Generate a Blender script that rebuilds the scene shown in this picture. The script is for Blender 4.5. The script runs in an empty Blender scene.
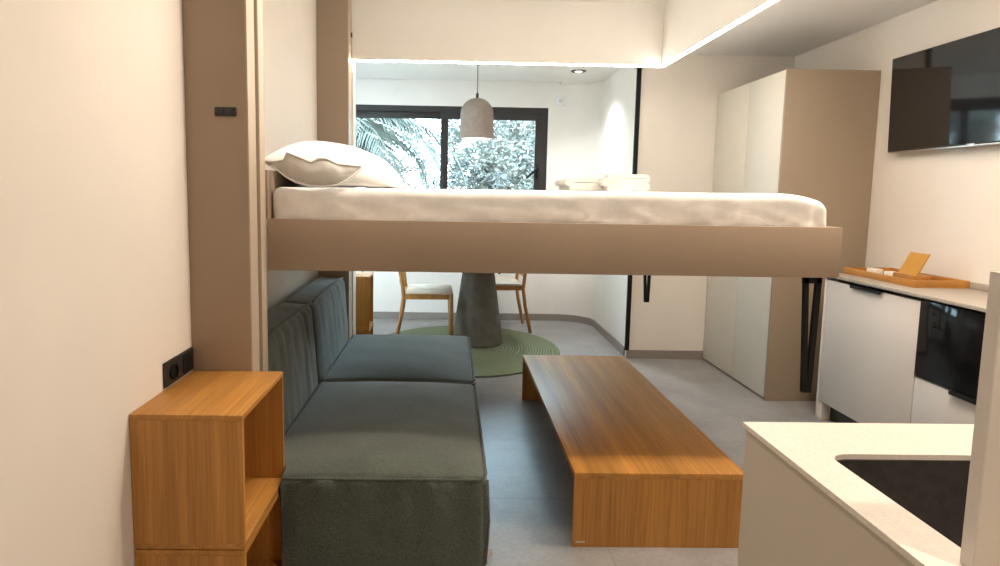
import bpy, bmesh, math, random
from mathutils import Vector, Matrix, noise

S = bpy.context.scene
C = S.collection
PI = math.pi
R_d = math.radians
KY = .80          # lengths along the room below are written at 1 : KY and laid out at this ratio

# ------------------------------------------------------------------ camera
def make_camera():
    p, y, r = .09817, -.01649, .01656
    cp, sp, cy, sy, cr, sr = math.cos(p), math.sin(p), math.cos(y), math.sin(y), math.cos(r), math.sin(r)
    B = Matrix(((1, 0, 0), (0, 0, -1), (0, 1, 0)))
    Ry = Matrix(((cy, 0, sy), (0, 1, 0), (-sy, 0, cy)))
    Rx = Matrix(((1, 0, 0), (0, cp, -sp), (0, sp, cp)))
    Rz = Matrix(((cr, -sr, 0), (sr, cr, 0), (0, 0, 1)))
    R = Rz @ Rx @ Ry @ B
    M = Matrix((R[0], -R[1], -R[2])).transposed().to_4x4()
    M.translation = (0, 0, 1.3)
    cd = bpy.data.cameras.new('camera')
    cd.sensor_width = 36
    cd.lens = 590.17 * 36 / 1000
    cd.shift_x = (500 - 459.84) / 1000
    cd.shift_y = (250 - 283) / 1000
    cd.clip_start = .02
    cam = bpy.data.objects.new('camera', cd)
    C.objects.link(cam)
    cam.matrix_world = M
    S.camera = cam
make_camera()

# ------------------------------------------------------------------ world, exposure
W = bpy.data.worlds.new('sky')
S.world = W
W.use_nodes = True
bg = W.node_tree.nodes['Background']
bg.inputs[0].default_value = (.62, .84, 1.0, 1)
bg.inputs[1].default_value = 17.0
S.view_settings.view_transform = 'Standard'
S.view_settings.look = 'None'
S.view_settings.gamma = 1
S.view_settings.use_curve_mapping = False
S.view_settings.exposure = 0.45
LED_STRENGTH = 44
DOWNLIGHT_W = 13          # base power of kitchen downlights and added fill lamps
DINING_SPOT_W = 55
WARM = (1.0, .87, .73)

# ------------------------------------------------------------------ materials
def new_mat(name):
    m = bpy.data.materials.new(name)
    m.use_nodes = True
    nt = m.node_tree
    return m, nt, nt.nodes['Principled BSDF']

def noise_chain(nt, scale=(1, 1, 1), nscale=5, detail=3, rough=.5):
    tc = nt.nodes.new('ShaderNodeTexCoord')
    mp = nt.nodes.new('ShaderNodeMapping')
    mp.inputs['Scale'].default_value = scale
    nz = nt.nodes.new('ShaderNodeTexNoise')
    nz.inputs['Scale'].default_value = nscale
    nz.inputs['Detail'].default_value = detail
    nz.inputs['Roughness'].default_value = rough
    nt.links.new(tc.outputs['Object'], mp.inputs[0])
    nt.links.new(mp.outputs[0], nz.inputs['Vector'])
    return nz

def ramp(nt, fac, stops):
    r = nt.nodes.new('ShaderNodeValToRGB')
    e = r.color_ramp.elements
    while len(e) < len(stops): e.new(.5)
    for i, (p, c) in enumerate(stops):
        e[i].position = p
        e[i].color = (*c, 1)
    nt.links.new(fac, r.inputs[0])
    return r

def bump(nt, bsdf, height, strength, dist=.01):
    b = nt.nodes.new('ShaderNodeBump')
    b.inputs['Strength'].default_value = strength
    b.inputs['Distance'].default_value = dist
    nt.links.new(height, b.inputs['Height'])
    nt.links.new(b.outputs[0], bsdf.inputs['Normal'])
    return b

def plain(name, col, rough=.6, var=.06, nscale=8, metal=0, bumpk=0, bscale=200, spec=.5, scale=(1, 1, 1)):
    m, nt, b = new_mat(name)
    nz = noise_chain(nt, scale, nscale)
    lo = tuple(c * (1 - var) for c in col)
    hi = tuple(min(1, c * (1 + var)) for c in col)
    r = ramp(nt, nz.outputs[0], [(.3, lo), (.7, hi)])
    nt.links.new(r.outputs[0], b.inputs['Base Color'])
    b.inputs['Roughness'].default_value = rough
    b.inputs['Metallic'].default_value = metal
    b.inputs['Specular IOR Level'].default_value = spec
    if bumpk:
        n2 = noise_chain(nt, (1, 1, 1), bscale, 2)
        bump(nt, b, n2.outputs[0], bumpk, .004)
    return m

def wood(name, axis, dark, light, rough=.38):
    m, nt, b = new_mat(name)
    def sc(al, ac):
        v = [ac, ac, ac]
        v['xyz'.index(axis)] = al
        return v
    fine = noise_chain(nt, sc(2.0, 90), 1.6, 4, .6)
    band = noise_chain(nt, sc(.25, 9), 1.6, 2, .5)
    r1 = ramp(nt, fine.outputs[0], [(.28, dark), (.5, tuple((a + c) / 2 for a, c in zip(dark, light))), (.75, light)])
    r2 = ramp(nt, band.outputs[0], [(.3, (.72, .70, .66)), (.7, (1.12, 1.1, 1.08))])
    mx = nt.nodes.new('ShaderNodeMix')
    mx.data_type = 'RGBA'
    mx.blend_type = 'MULTIPLY'
    mx.inputs[0].default_value = 1
    nt.links.new(r1.outputs[0], mx.inputs[6])
    nt.links.new(r2.outputs[0], mx.inputs[7])
    nt.links.new(mx.outputs[2], b.inputs['Base Color'])
    b.inputs['Roughness'].default_value = rough
    bump(nt, b, fine.outputs[0], .05, .002)
    return m

def fabric(name, a, c, nscale=230, bk=.4, rough=.95, sheen=.25):
    m, nt, b = new_mat(name)
    nz = noise_chain(nt, (1, 1, 1), nscale, 2, .6)
    big = noise_chain(nt, (1, 1, 1), 9, 3, .5)
    r = ramp(nt, nz.outputs[0], [(.35, a), (.65, c)])
    r2 = ramp(nt, big.outputs[0], [(.3, (.88, .88, .88)), (.7, (1.1, 1.1, 1.1))])
    mx = nt.nodes.new('ShaderNodeMix')
    mx.data_type = 'RGBA'
    mx.blend_type = 'MULTIPLY'
    mx.inputs[0].default_value = 1
    nt.links.new(r.outputs[0], mx.inputs[6])
    nt.links.new(r2.outputs[0], mx.inputs[7])
    nt.links.new(mx.outputs[2], b.inputs['Base Color'])
    b.inputs['Roughness'].default_value = rough
    b.inputs['Sheen Weight'].default_value = sheen
    bump(nt, b, nz.outputs[0], bk, .004)
    return m

def emit(name, col, s):
    m, nt, b = new_mat(name)
    b.inputs['Base Color'].default_value = (*col, 1)
    b.inputs['Emission Color'].default_value = (*col, 1)
    b.inputs['Emission Strength'].default_value = s
    return m

M = {}
M['wall'] = plain('cream_paint', (.80, .735, .655), .85, .02, 3, bumpk=.04)
M['wall_white'] = plain('white_paint', (.82, .775, .715), .85, .02, 3, bumpk=.04)
M['ceiling'] = plain('ceiling_paint', (.80, .78, .75), .9, .02, 3)
M['recess'] = plain('recess_paint', (.82, .78, .72), .8, .02, 3)
M['taupe'] = plain('taupe_laminate', (.335, .250, .178), .5, .03, 4, bumpk=.03, bscale=300)
M['taupe_lit'] = plain('taupe_lit', (.50, .40, .30), .5, .03, 4)  # lighter taupe: the LED strip's light put into the colour
M['greige_lit'] = plain('greige_lacquer_lit', (.68, .62, .53), .5, .02, 3)  # wardrobe greige painted lighter, as on the side facing the light
M['greige_shaded'] = plain('greige_shaded', (.33, .255, .18), .55, .02, 3)  # same wardrobe finish painted darker, as on the side in shade
M['cabinet'] = plain('warm_grey_lacquer', (.66, .61, .56), .5, .02, 3)
M['island'] = plain('island_lacquer', (.56, .50, .41), .5, .02, 3)
M['stone'] = plain('white_stone', (.74, .68, .60), .35, .07, 180)
M['stone_grey'] = plain('grey_stone', (.40, .355, .30), .4, .07, 120)
M['sink'] = plain('black_composite', (.035, .030, .028), .55, .25, 60)
M['black'] = plain('black_plastic', (.018, .017, .016), .4, .1, 20)
M['black_metal'] = plain('black_metal', (.008, .008, .008), .6, .1, 20, spec=.2)
M['frame'] = plain('window_frame_brown', (.018, .015, .014), .55, .1, 20)
M['screen'] = plain('screen_glass', (.010, .009, .009), .05, .02, 4, spec=.8)
M['mw_glass'] = plain('oven_glass', (.008, .008, .009), .07, .02, 4, spec=.15)
M['chrome'] = plain('brushed_metal', (.62, .60, .57), .3, .03, 40, metal=1)
OAK = ((.40, .172, .030), (.60, .290, .068))
for a in 'xyz':
    M['oak_' + a] = wood('oak_veneer_' + a, a, *OAK, rough=.44)
M['chair_wood'] = wood('chair_oak', 'z', (.38, .17, .045), (.54, .27, .085))
M['tray_wood'] = wood('tray_oak', 'y', (.40, .17, .030), (.56, .26, .055))
M['sofa'] = fabric('green_grey_weave', (.049, .060, .048), (.108, .130, .104), sheen=.4)
M['piping'] = fabric('green_grey_piping', (.045, .05, .042), (.10, .11, .093))
M['sheet'] = fabric('white_cotton', (.86, .84, .81), (.91, .89, .87), 500, .05, .9, .1)
M['pillow'] = fabric('pillow_cotton', (.83, .81, .79), (.88, .86, .84), 500, .05, .9, .1)
M['mouth_shade'] = fabric('pillow_mouth_shade', (.64, .62, .59), (.70, .68, .65), 500, .05, .9, .1)  # grey stands in for shade inside the open pillowcase
M['towel'] = fabric('towel_terry', (.64, .615, .56), (.76, .735, .68), 260, .5, 1, .3)
M['woven'] = fabric('woven_cord', (.52, .43, .32), (.74, .64, .52), 150, .6, .9, .1)
M['cone'] = plain('dark_concrete', (.155, .138, .120), .8, .15, 14, bumpk=.15, bscale=60)
M['lamp'] = plain('lamp_concrete', (.26, .215, .185), .9, .10, 22, bumpk=.2, bscale=80)
M['white_plastic'] = plain('white_plastic', (.82, .82, .84), .4, .02, 5)
M['base'] = plain('grey_skirting', (.27, .235, .205), .6, .05, 10)
M['card'] = plain('mustard_board', (.50, .25, .035), .6, .05, 30)
M['paper'] = plain('paper_white', (.8, .76, .68), .8, .03, 10)
M['led'] = emit('led_diffuser', (1, .945, .865), LED_STRENGTH)
M['bulb'] = emit('bulb_glow', (1, .86, .66), 14)
M['lens'] = emit('downlight_lens', (1, .95, .9), 10)
M['bark'] = plain('palm_bark', (.09, .07, .05), .9, .3, 12, bumpk=.5, bscale=20)
M['palm'] = plain('palm_leaf', (.062, .066, .052), .6, .35, 3)
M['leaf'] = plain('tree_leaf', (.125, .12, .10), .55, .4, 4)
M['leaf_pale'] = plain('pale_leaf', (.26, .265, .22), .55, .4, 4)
M['leaf2'] = plain('bush_leaf', (.065, .066, .056), .55, .4, 4)
M['grass'] = plain('lawn', (.06, .065, .05), .9, .2, 4)
M['plaster'] = plain('garden_plaster', (.12, .12, .12), .9, .03, 4)

def floor_mat():
    m, nt, b = new_mat('grey_stone_tiles')
    tc = nt.nodes.new('ShaderNodeTexCoord')
    br = nt.nodes.new('ShaderNodeTexBrick')
    br.offset = 0
    br.inputs['Scale'].default_value = 1
    br.inputs['Brick Width'].default_value = .6
    br.inputs['Row Height'].default_value = .6
    br.inputs['Mortar Size'].default_value = .003
    br.inputs['Color1'].default_value = (1, 1, 1, 1)
    br.inputs['Color2'].default_value = (.95, .95, .95, 1)
    br.inputs['Mortar'].default_value = (.80, .80, .80, 1)
    nt.links.new(tc.outputs['Object'], br.inputs['Vector'])
    n1 = noise_chain(nt, (1, 1, 1), 3.5, 6, .62)
    r1 = ramp(nt, n1.outputs[0], [(.3, (.245, .235, .228)), (.7, (.345, .330, .318))])
    n2 = noise_chain(nt, (1, 1, 1), 60, 3, .6)
    r2 = ramp(nt, n2.outputs[0], [(.35, (.92, .92, .92)), (.65, (1.06, 1.06, 1.06))])
    a = r1.outputs[0]
    for o in (br.outputs[0], r2.outputs[0]):
        mx = nt.nodes.new('ShaderNodeMix')
        mx.data_type = 'RGBA'
        mx.blend_type = 'MULTIPLY'
        mx.inputs[0].default_value = 1
        nt.links.new(a, mx.inputs[6])
        nt.links.new(o, mx.inputs[7])
        a = mx.outputs[2]
    nt.links.new(a, b.inputs['Base Color'])
    b.inputs['Roughness'].default_value = .38
    b.inputs['Specular IOR Level'].default_value = .5
    return m
M['floor'] = floor_mat()

def rug_mat():
    m, nt, b = new_mat('green_braided_jute')
    tc = nt.nodes.new('ShaderNodeTexCoord')
    wv = nt.nodes.new('ShaderNodeTexWave')
    wv.wave_type = 'RINGS'
    wv.rings_direction = 'Z'
    wv.inputs['Scale'].default_value = 14
    wv.inputs['Distortion'].default_value = .3
    wv.inputs['Detail'].default_value = 1
    nt.links.new(tc.outputs['Object'], wv.inputs['Vector'])
    r = ramp(nt, wv.outputs['Fac'], [(.1, (.115, .135, .070)), (.6, (.235, .265, .155))])
    nz = noise_chain(nt, (1, 1, 1), 90, 2)
    r2 = ramp(nt, nz.outputs[0], [(.35, (.8, .8, .8)), (.65, (1.15, 1.15, 1.15))])
    mx = nt.nodes.new('ShaderNodeMix')
    mx.data_type = 'RGBA'
    mx.blend_type = 'MULTIPLY'
    mx.inputs[0].default_value = 1
    nt.links.new(r.outputs[0], mx.inputs[6])
    nt.links.new(r2.outputs[0], mx.inputs[7])
    nt.links.new(mx.outputs[2], b.inputs['Base Color'])
    b.inputs['Roughness'].default_value = .95
    bump(nt, b, wv.outputs['Fac'], .5, .01)
    return m
M['rug'] = rug_mat()

def glass_mat():
    m = bpy.data.materials.new('window_glass')
    m.use_nodes = True
    nt = m.node_tree
    nt.nodes.clear()
    out = nt.nodes.new('ShaderNodeOutputMaterial')
    tr = nt.nodes.new('ShaderNodeBsdfTransparent')
    tr.inputs[0].default_value = (.95, .985, .98, 1)
    gl = nt.nodes.new('ShaderNodeBsdfGlossy')
    gl.inputs['Roughness'].default_value = .02
    fr = nt.nodes.new('ShaderNodeFresnel')
    fr.inputs[0].default_value = 1.18
    mx = nt.nodes.new('ShaderNodeMixShader')
    nt.links.new(fr.outputs[0], mx.inputs[0])
    nt.links.new(tr.outputs[0], mx.inputs[1])
    nt.links.new(gl.outputs[0], mx.inputs[2])
    nt.links.new(mx.outputs[0], out.inputs[0])
    return m
M['glass'] = glass_mat()

# ------------------------------------------------------------------ mesh helpers
def smooth_by_angle(me, ang=.7):
    me.shade_smooth() if hasattr(me, 'shade_smooth') else None
    try:
        me.set_sharp_from_angle(angle=ang)
    except Exception:
        pass

class MB:
    """collects shapes in world coordinates and links them as one mesh object"""
    def __init__(self, c=None):
        self.bm = bmesh.new()
        self.c = c          # round things keep their own depth about this centre
    def box(self, x0, x1, y0, y1, z0, z1, bev=0, seg=2):
        bm = self.bm
        v = [bm.verts.new((x, y, z)) for z in (z0, z1) for y in (y0, y1) for x in (x0, x1)]
        fs = [bm.faces.new([v[i] for i in q]) for q in
              ((0, 2, 3, 1), (4, 5, 7, 6), (0, 1, 5, 4), (2, 6, 7, 3), (0, 4, 6, 2), (1, 3, 7, 5))]
        if bev:
            es = list({e for f in fs for e in f.edges})
            bmesh.ops.bevel(bm, geom=es, offset=bev, segments=seg, profile=.5, affect='EDGES')
        return self
    def prism(self, pts, y0, y1, axis='y'):
        """closed outline of (u, v) pairs extruded along axis"""
        bm = self.bm
        def mk(u, v, w):
            return {'y': (u, w, v), 'x': (w, u, v), 'z': (u, v, w)}[axis]
        a = [bm.verts.new(mk(u, v, y0)) for u, v in pts]
        b = [bm.verts.new(mk(u, v, y1)) for u, v in pts]
        n = len(pts)
        f1 = bm.faces.new(a)
        f2 = bm.faces.new(list(reversed(b)))
        for i in range(n):
            bm.faces.new((a[i], b[i], b[(i + 1) % n], a[(i + 1) % n]))
        return self
    def rings(self, rings, cap=True, closed=True):
        bm = self.bm
        R = [[bm.verts.new(p) for p in r] for r in rings]
        n = len(R[0])
        for a, b in zip(R, R[1:]):
            for i in range(n if closed else n - 1):
                j = (i + 1) % n
                bm.faces.new((a[i], a[j], b[j], b[i]))
        if cap:
            bm.faces.new(list(reversed(R[0])))
            bm.faces.new(R[-1])
        return self
    def lathe(self, prof, cx, cy, n=48, cap=True):
        rg = [[(cx + r * math.cos(2 * PI * i / n), cy + r * math.sin(2 * PI * i / n), z) for i in range(n)] for r, z in prof]
        return self.rings(rg, cap)
    def tube(self, pts, r, n=8, r1=None, squash=None):
        pts = [Vector(p) for p in pts]
        k = len(pts)
        rg = []
        up = None
        for i, p in enumerate(pts):
            t = (pts[min(i + 1, k - 1)] - pts[max(i - 1, 0)]).normalized()
            if up is None:
                up = Vector((0, 0, 1)) if abs(t.z) < .9 else Vector((0, 1, 0))
            s = t.cross(up).normalized()
            up = s.cross(t).normalized()
            rr = r if r1 is None else r + (r1 - r) * i / (k - 1)
            rg.append([p + (s * math.cos(2 * PI * j / n) + up * math.sin(2 * PI * j / n)) * rr for j in range(n)])
        return self.rings(rg)
    def rbox(self, x0, x1, y0, y1, z0, z1, r, n=10, fn=None, arc=4):
        """box with rounded edges and an inner grid that fn(p) may push about"""
        bm = self.bm
        lo, hi = Vector((x0, y0, z0)), Vector((x1, y1, z1))
        def axis(a, b, k):
            L = [a + r - r * math.tan(PI / 4 * (1 - i / arc)) for i in range(arc + 1)]
            m = max(2, int(n if not isinstance(n, tuple) else n[k]))
            L += [a + r + (b - a - 2 * r) * i / m for i in range(1, m)]
            L += [b - r + r * math.tan(PI / 4 * i / arc) for i in range(arc + 1)]
            return L
        A = [axis(lo[i], hi[i], i) for i in range(3)]
        cache = {}
        def vert(i, j, k):
            key = (i, j, k)
            if key not in cache:
                p = Vector((A[0][i], A[1][j], A[2][k]))
                c = Vector([min(max(p[q], lo[q] + r), hi[q] - r) for q in range(3)])
                d = p - c
                if d.length > 1e-9:
                    p = c + d.normalized() * r
                if fn:
                    p = fn(p)
                cache[key] = bm.verts.new(p)
            return cache[key]
        N = [len(a) - 1 for a in A]
        for ax in range(3):
            u, w = [q for q in range(3) if q != ax]
            for side in (0, N[ax]):
                for i in range(N[u]):
                    for j in range(N[w]):
                        def g(a, b):
                            k = [0, 0, 0]
                            k[ax], k[u], k[w] = side, a, b
                            return vert(*k)
                        bm.faces.new((g(i, j), g(i + 1, j), g(i + 1, j + 1), g(i, j + 1)))
        return self
    def build(self, name, mat, parent=None, smooth=True, ang=.6):
        bm = self.bm
        if self.c is None:
            for v in bm.verts: v.co.y *= KY
        else:
            bmesh.ops.translate(bm, vec=(0, self.c * (KY - 1), 0), verts=bm.verts)
        bmesh.ops.recalc_face_normals(bm, faces=bm.faces)
        if parent is not None:
            off = world_loc(parent)
            bmesh.ops.translate(bm, vec=-off, verts=bm.verts)
        me = bpy.data.meshes.new(name)
        bm.to_mesh(me)
        bm.free()
        me.materials.append(M[mat])
        if smooth:
            smooth_by_angle(me, ang)
        o = bpy.data.objects.new(name, me)
        C.objects.link(o)
        if parent is not None:
            o.parent = parent
        return o

def world_loc(o):
    v = Vector(o.location)
    while o.parent:
        o = o.parent
        v += Vector(o.location)
    return v

def tag(o, label, cat, group=None):
    o['label'] = label
    o['category'] = cat
    if group: o['group'] = group
    return o

def thing(name, label, cat, loc, group=None):
    o = bpy.data.objects.new(name, None)
    o.empty_display_size = .1
    C.objects.link(o)
    o.location = (loc[0], loc[1] * KY, loc[2])
    return tag(o, label, cat, group)

def struct(name, mb, mat, parent=None, smooth=True):
    o = mb.build(name, mat, parent, smooth)
    if parent is None: o['kind'] = 'structure'
    return o

def copy_tree(o, parent=None):
    c = o.copy()
    C.objects.link(c)
    if parent is not None: c.parent = parent
    for ch in list(o.children): copy_tree(ch, c)
    return c

def fbm(p, s, seed=0):
    return noise.noise(Vector((p[0] * s + seed, p[1] * s + seed * 1.7, p[2] * s - seed)))

# ------------------------------------------------------------------ room shell
XL, XR, ZC = -.864, 2.61, 2.37
YB, YW = 5.735, 7.44            # wall beside the wardrobe, window wall
XD, XDL = 1.43, -1.50           # dining right wall, dining left wall
struct('floor', MB().box(-1.7, 2.9, -1.9, 7.75, -.1, 0), 'floor')
struct('wall_left', MB().box(XL - .35, XL, -1.7, 4.81, 0, 2.75).box(XL - .35, -.657, 4.984, 5.13, 0, ZC).box(XL - .35, XL, 4.81, 4.984, 0, 2.75), 'wall')
struct('wall_dining_left', MB().box(XDL - .15, XDL, 5.13, 7.44, 0, 2.75), 'wall')
struct('wall_right', MB().box(XR, XR + .15, -1.7, YB + .1, 0, 2.75), 'wall')
struct('wall_behind_camera', MB().box(XL - .3, XR + .1, -1.75, -1.6, 0, 2.75), 'wall')
struct('wall_back', MB().box(XD, XR, YB, YB + .1, 0, 2.75), 'wall')
WX0, WX1, WZ0, WZ1 = -1.25, .955, .90, 2.143
struct('wall_window', MB().box(XDL - .15, WX0, YW, YW + .25, 0, 2.75).box(WX1, 1.085, YW, YW + .25, 0, 2.75)
       .box(WX0, WX1, YW, YW + .25, 0, WZ0).box(WX0, WX1, YW, YW + .25, WZ1, 2.75), 'wall_white')

def curved_path(off, step=12):
    r = .36
    cx, cy = XD - r, YW - r
    pts = [(cx, YW + off)]
    for i in range(step + 1):
        a = PI / 2 - PI / 2 * i / step
        pts.append((cx + (r + off) * math.cos(a), cy + (r + off) * math.sin(a)))
    pts.append((XD + off, YB + .10))
    return pts
def wall_strip(off0, off1, z0, z1):
    a, b = curved_path(off0), curved_path(off1)
    mb = MB()
    rg = [[(p[0], p[1], z0), (q[0], q[1], z0), (q[0], q[1], z1), (p[0], p[1], z1)] for p, q in zip(a, b)]
    return mb.rings(rg)
struct('wall_dining_right', wall_strip(0, .12, 0, 2.75), 'wall_white')
# skirtings
BH = .068
struct('baseboard_dining_right', wall_strip(-.012, 0, 0, BH), 'base')
struct('baseboard_window', MB().box(XDL, XD - .36, YW - .012, YW, 0, BH), 'base')
struct('baseboard_back', MB().box(XD - .012, 2.03, YB - .012, YB, 0, BH), 'base')
struct('baseboard_right', MB().box(XR - .012, XR, -1.6, 2.2, 0, BH), 'base')
# ceilings: main slab round the bed recess, dining slab with curtain pocket
RX0, RX1, RY0, RY1, RZB, RZT = -.672, 1.374, 2.725, 4.962, 2.150, 2.545
ceil = MB()
ceil.box(XL - .3, XR + .1, -1.75, RY0 - .02, ZC, ZC + .25)
ceil.box(RX1 + .02, XR + .1, RY0 - .02, RY1 + .02, ZC, ZC + .25)
ceil.box(XL - .80, XR + .1, RY1 + .02, YB + .1, ZC, ZC + .25)
ceil.box(XL - .80, XD + .1, YB + .1, 7.27, ZC, ZC + .25)
ceil.box(1.06, XD + .1, 7.27, 7.46, ZC, ZC + .25)
ceil.box(XL - .80, 1.06, 7.27, 7.46, 2.56, 2.66)
struct('ceiling', ceil, 'ceiling', smooth=False)
rec = MB()
rec.box(RX1, RX1 + .02, RY0 - .02, RY1 + .02, RZB, RZT)
rec.box(-.655, RX1, RY0 - .02, RY0, RZB, RZT)
rec.box(XL, -.655, RY0 - .02, RY0, ZC, RZT)
rec.box(-.66, RX1, RY1, RY1 + .02, RZB, RZT)
rec.box(XL, -.66, RY1, RY1 + .02, ZC, RZT)
rec.box(XL - .1, RX1 + .02, RY0 - .02, RY1 + .02, RZT, RZT + .04)
struct('ceiling_recess', rec, 'recess', smooth=False)
struct('trim_1', MB().box(1.402, 1.434, YB - .022, YB + .004, BH + .0005, ZC), 'black_metal')

# LED line along the lower edge of the recess
led = MB()
w, h = .018, .009
led.box(-.655, RX1 + .019, RY1 + .001, RY1 + .001 + w, RZB - h, RZB - .0005)
led.box(RX1 + .001, RX1 + .001 + w, RY0 - .001, RY1 + .001, RZB - h, RZB - .0005)
led.box(-.655, RX1 + .019, RY0 - .001 - w, RY0 - .001, RZB - h, RZB - .0005)
tag(led.build('led_strip', 'led', None, False), 'glowing white light strip along the lower edge of the ceiling recess above the bed', 'light strip')

# ------------------------------------------------------------------ window
win = struct('window_1', MB().box(WX0, WX1, YW + .01, YW + .09, WZ1 - .055, WZ1).box(WX0, WX1, YW + .01, YW + .09, WZ0, WZ0 + .055)
             .box(WX0, WX0 + .055, YW + .01, YW + .09, WZ0 + .055, WZ1 - .055).box(WX1 - .055, WX1, YW + .01, YW + .09, WZ0 + .055, WZ1 - .055), 'frame')
def sash(x0, x1, y0, b, name):
    z0, z1 = WZ0 + .05, WZ1 - .05
    s = MB()
    s.box(x0, x1, y0, y0 + .045, z1 - b, z1, .004).box(x0, x1, y0, y0 + .045, z0, z0 + b, .004)
    s.box(x0, x0 + b, y0, y0 + .045, z0 + b, z1 - b, .004).box(x1 - b, x1, y0, y0 + .045, z0 + b, z1 - b, .004)
    o = s.build('sash', 'frame', win)
    MB().box(x0 + b - .005, x1 - b + .005, y0 + .018, y0 + .026, z0 + b - .005, z1 - b + .005).build('glass_pane', 'glass', o, False)
    return o
sash(WX0 + .05, -.035, YW + .052, .072, 'l')
sr = sash(-.112, WX1 - .05, YW - .002, .076, 'r')
hd = MB()
hd.box(.845, .872, YW - .012, YW - .002, 1.44, 1.58, .004)
hd.tube([(.858, YW - .012, 1.545), (.858, YW - .05, 1.545)], .009)
hd.tube([(.862, YW - .05, 1.552), (.752, YW - .052, 1.448)], .011)
hd.build('handle', 'black_metal', sr)

# ------------------------------------------------------------------ bed towers against the left wall
def tower(y0, y1, gy0, gy1, label, zt=ZC - .002):
    t = thing('bed_tower', label, 'bed tower', (XL + .1, (y0 + y1) / 2, 0), 'taupe towers that carry the wall bed')
    MB().box(XL + .001, -.666, y0, y1, .002, zt).build('column', 'taupe', t)
    MB().box(-.666, -.662, y0 + .003, y1, .002, zt).build('lit_side', 'taupe_lit', t)  # thin skin coloured as lit by the LED strip
    if gy0: MB().box(-.71, -.655, gy0, gy1, .002, ZC - .002, .003).build('guide_post', 'taupe_lit', t)
    return t
tower(2.445, 2.540, 2.562, 2.633, 'tall taupe column at the near end of the sofa, bearing a black switch plate')
rt = tower(4.812, 4.958, None, None, 'tall taupe column at the far end of the sofa back', RZT - .001)
MB().box(-.662, -.655, 4.92, 4.95, 2.285, 2.312, .002).build('sensor', 'black', rt)

sw = thing('switch_plate', 'small black double switch plate on the near taupe column', 'switch', (-.733, 2.445, 1.546))
MB().box(-.768, -.699, 2.438, 2.445, 1.531, 1.560, .0025).build('plate', 'black', sw)
for x in (-.748, -.719):
    MB().box(x - .012, x + .012, 2.435, 2.438, 1.536, 1.555, .002).build('switch_key', 'black', sw)
sk = thing('wall_socket', 'black double wall socket just above the near wooden box', 'socket', (XL, 2.31, .725))
pl = MB()
pl.box(XL, XL + .010, 2.190, 2.436, .692, .770, .004)
pl.build('plate', 'black', sk)
so = MB(2.25)
so.lathe([(.021, 0), (.025, 0), (.025, .006), (.021, .006)], 0, 0, 24, False)
for v in so.bm.verts:
    v.co = Vector((XL + .010 + v.co.z, 2.250 + v.co.x, .731 + v.co.y))
so.box(XL + .0102, XL + .011, 2.232, 2.268, .713, .749)
so.build('socket_ring', 'black_metal', sk)
MB().box(XL + .010, XL + .0125, 2.335, 2.42, .70, .762, .001).build('cover', 'black_metal', sk)

# ------------------------------------------------------------------ bed
BX0, BX1, BY0, BY1 = -.652, 1.418, 2.637, 4.975
bed = thing('pulldown_bed', 'taupe pull-down wall bed lowered over the dark green sofa', 'bed', (.38, 3.7, 1.01))
MB().box(BX0, BX1, BY0, BY0 + .022, 1.010, 1.194, .0015).build('side_rail', 'taupe', bed)
MB().box(BX0, BX1, BY1 - .022, BY1, 1.010, 1.194, .0015).build('side_rail', 'taupe', bed)
MB().box(BX1 - .020, BX1, BY0 + .022, BY1 - .022, 1.010, 1.194, .0015).build('foot_rail', 'taupe', bed)
MB().box(BX0 - .004, BX0 + .004, BY0 + .022, BY1 - .022, 1.010, 1.366, .0015).box(BX0 - .017, BX0 + .003, BY0 + .0005, BY0 + .0225, 1.1945, 1.366, .0015).build('headboard', 'taupe', bed)
MB().box(BX0 + .024, BX1 - .022, BY0 + .022, BY1 - .022, 1.020, 1.05).build('slat_base', 'taupe', bed)
def bed_leg(y):
    zt, zb = 1.010, .578
    l = MB()
    def bar(xa, za, xb, zb_, w):
        l.prism([(xa - w, za), (xa + w, za), (xb + w, zb_), (xb - w, zb_)], y, y + .020)
    bar(1.313, zt, 1.336, zb, .0085)
    bar(1.361, zt, 1.352, zb, .0095)
    l.box(1.3045, 1.3705, y, y + .020, zt - .024, zt - .001)
    l.box(1.3275, 1.3615, y - .0005, y + .0205, zb - .006, zb + .018)
    return l.build('leg', 'black_metal', bed, False)
bed_leg(2.662)
bed_leg(4.935)

# mattress under a fitted white sheet
def mat_fn(p):
    q = p.copy()
    side = max(0, min(1, (2.80 - p.y) / .12))
    if p.z > 1.08:
        k = max(0, 1 - abs(p.z - 1.17) / .14)
        w1 = 1 - abs(fbm((p.x * .9 + p.z * 3.0, 0, p.z * 2.2), 5, 3)) * 2.2
        w2 = 1 - abs(fbm((p.x * 2.1 - p.z * 4.5, 0, p.z * 1.5), 6, 7)) * 2.2
        q.y -= side * k * (.011 * max(0, w1) ** 3 + .007 * max(0, w2) ** 3) * (.5 + .5 * fbm((p.x, 0, 0), 1.7, 2))
        q.y += side * .016 * k
    if p.z > 1.25:
        q.z += .003 * fbm(p, 3, 5) - .002 + .004 * max(0, min(1, (p.x + .6) / 1.9))
    e = max(0, min(1, (p.x - .92) / .3))
    if e > 0 and p.z > 1.06:
        s = 1 - abs(math.sin(13 * (p.x - 1.1 * (p.z - 1.06) ** 1.4) + 2.2 * fbm(p, 4, 2)))
        q.y -= side * e * .018 * s ** 3 * max(0, 1 - abs(p.z - 1.18) / .13)
        t = max(0, (p.z - 1.06) / .25)
        q.z -= .034 * max(0, (p.x - 1.13) / .255) ** 3 * t
        q.x -= .016 * max(0, (p.x - 1.25) / .134) * t ** 2
    q.y = max(q.y, BY0 + (.0235 if q.z < 1.20 else .008))
    return q
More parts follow.
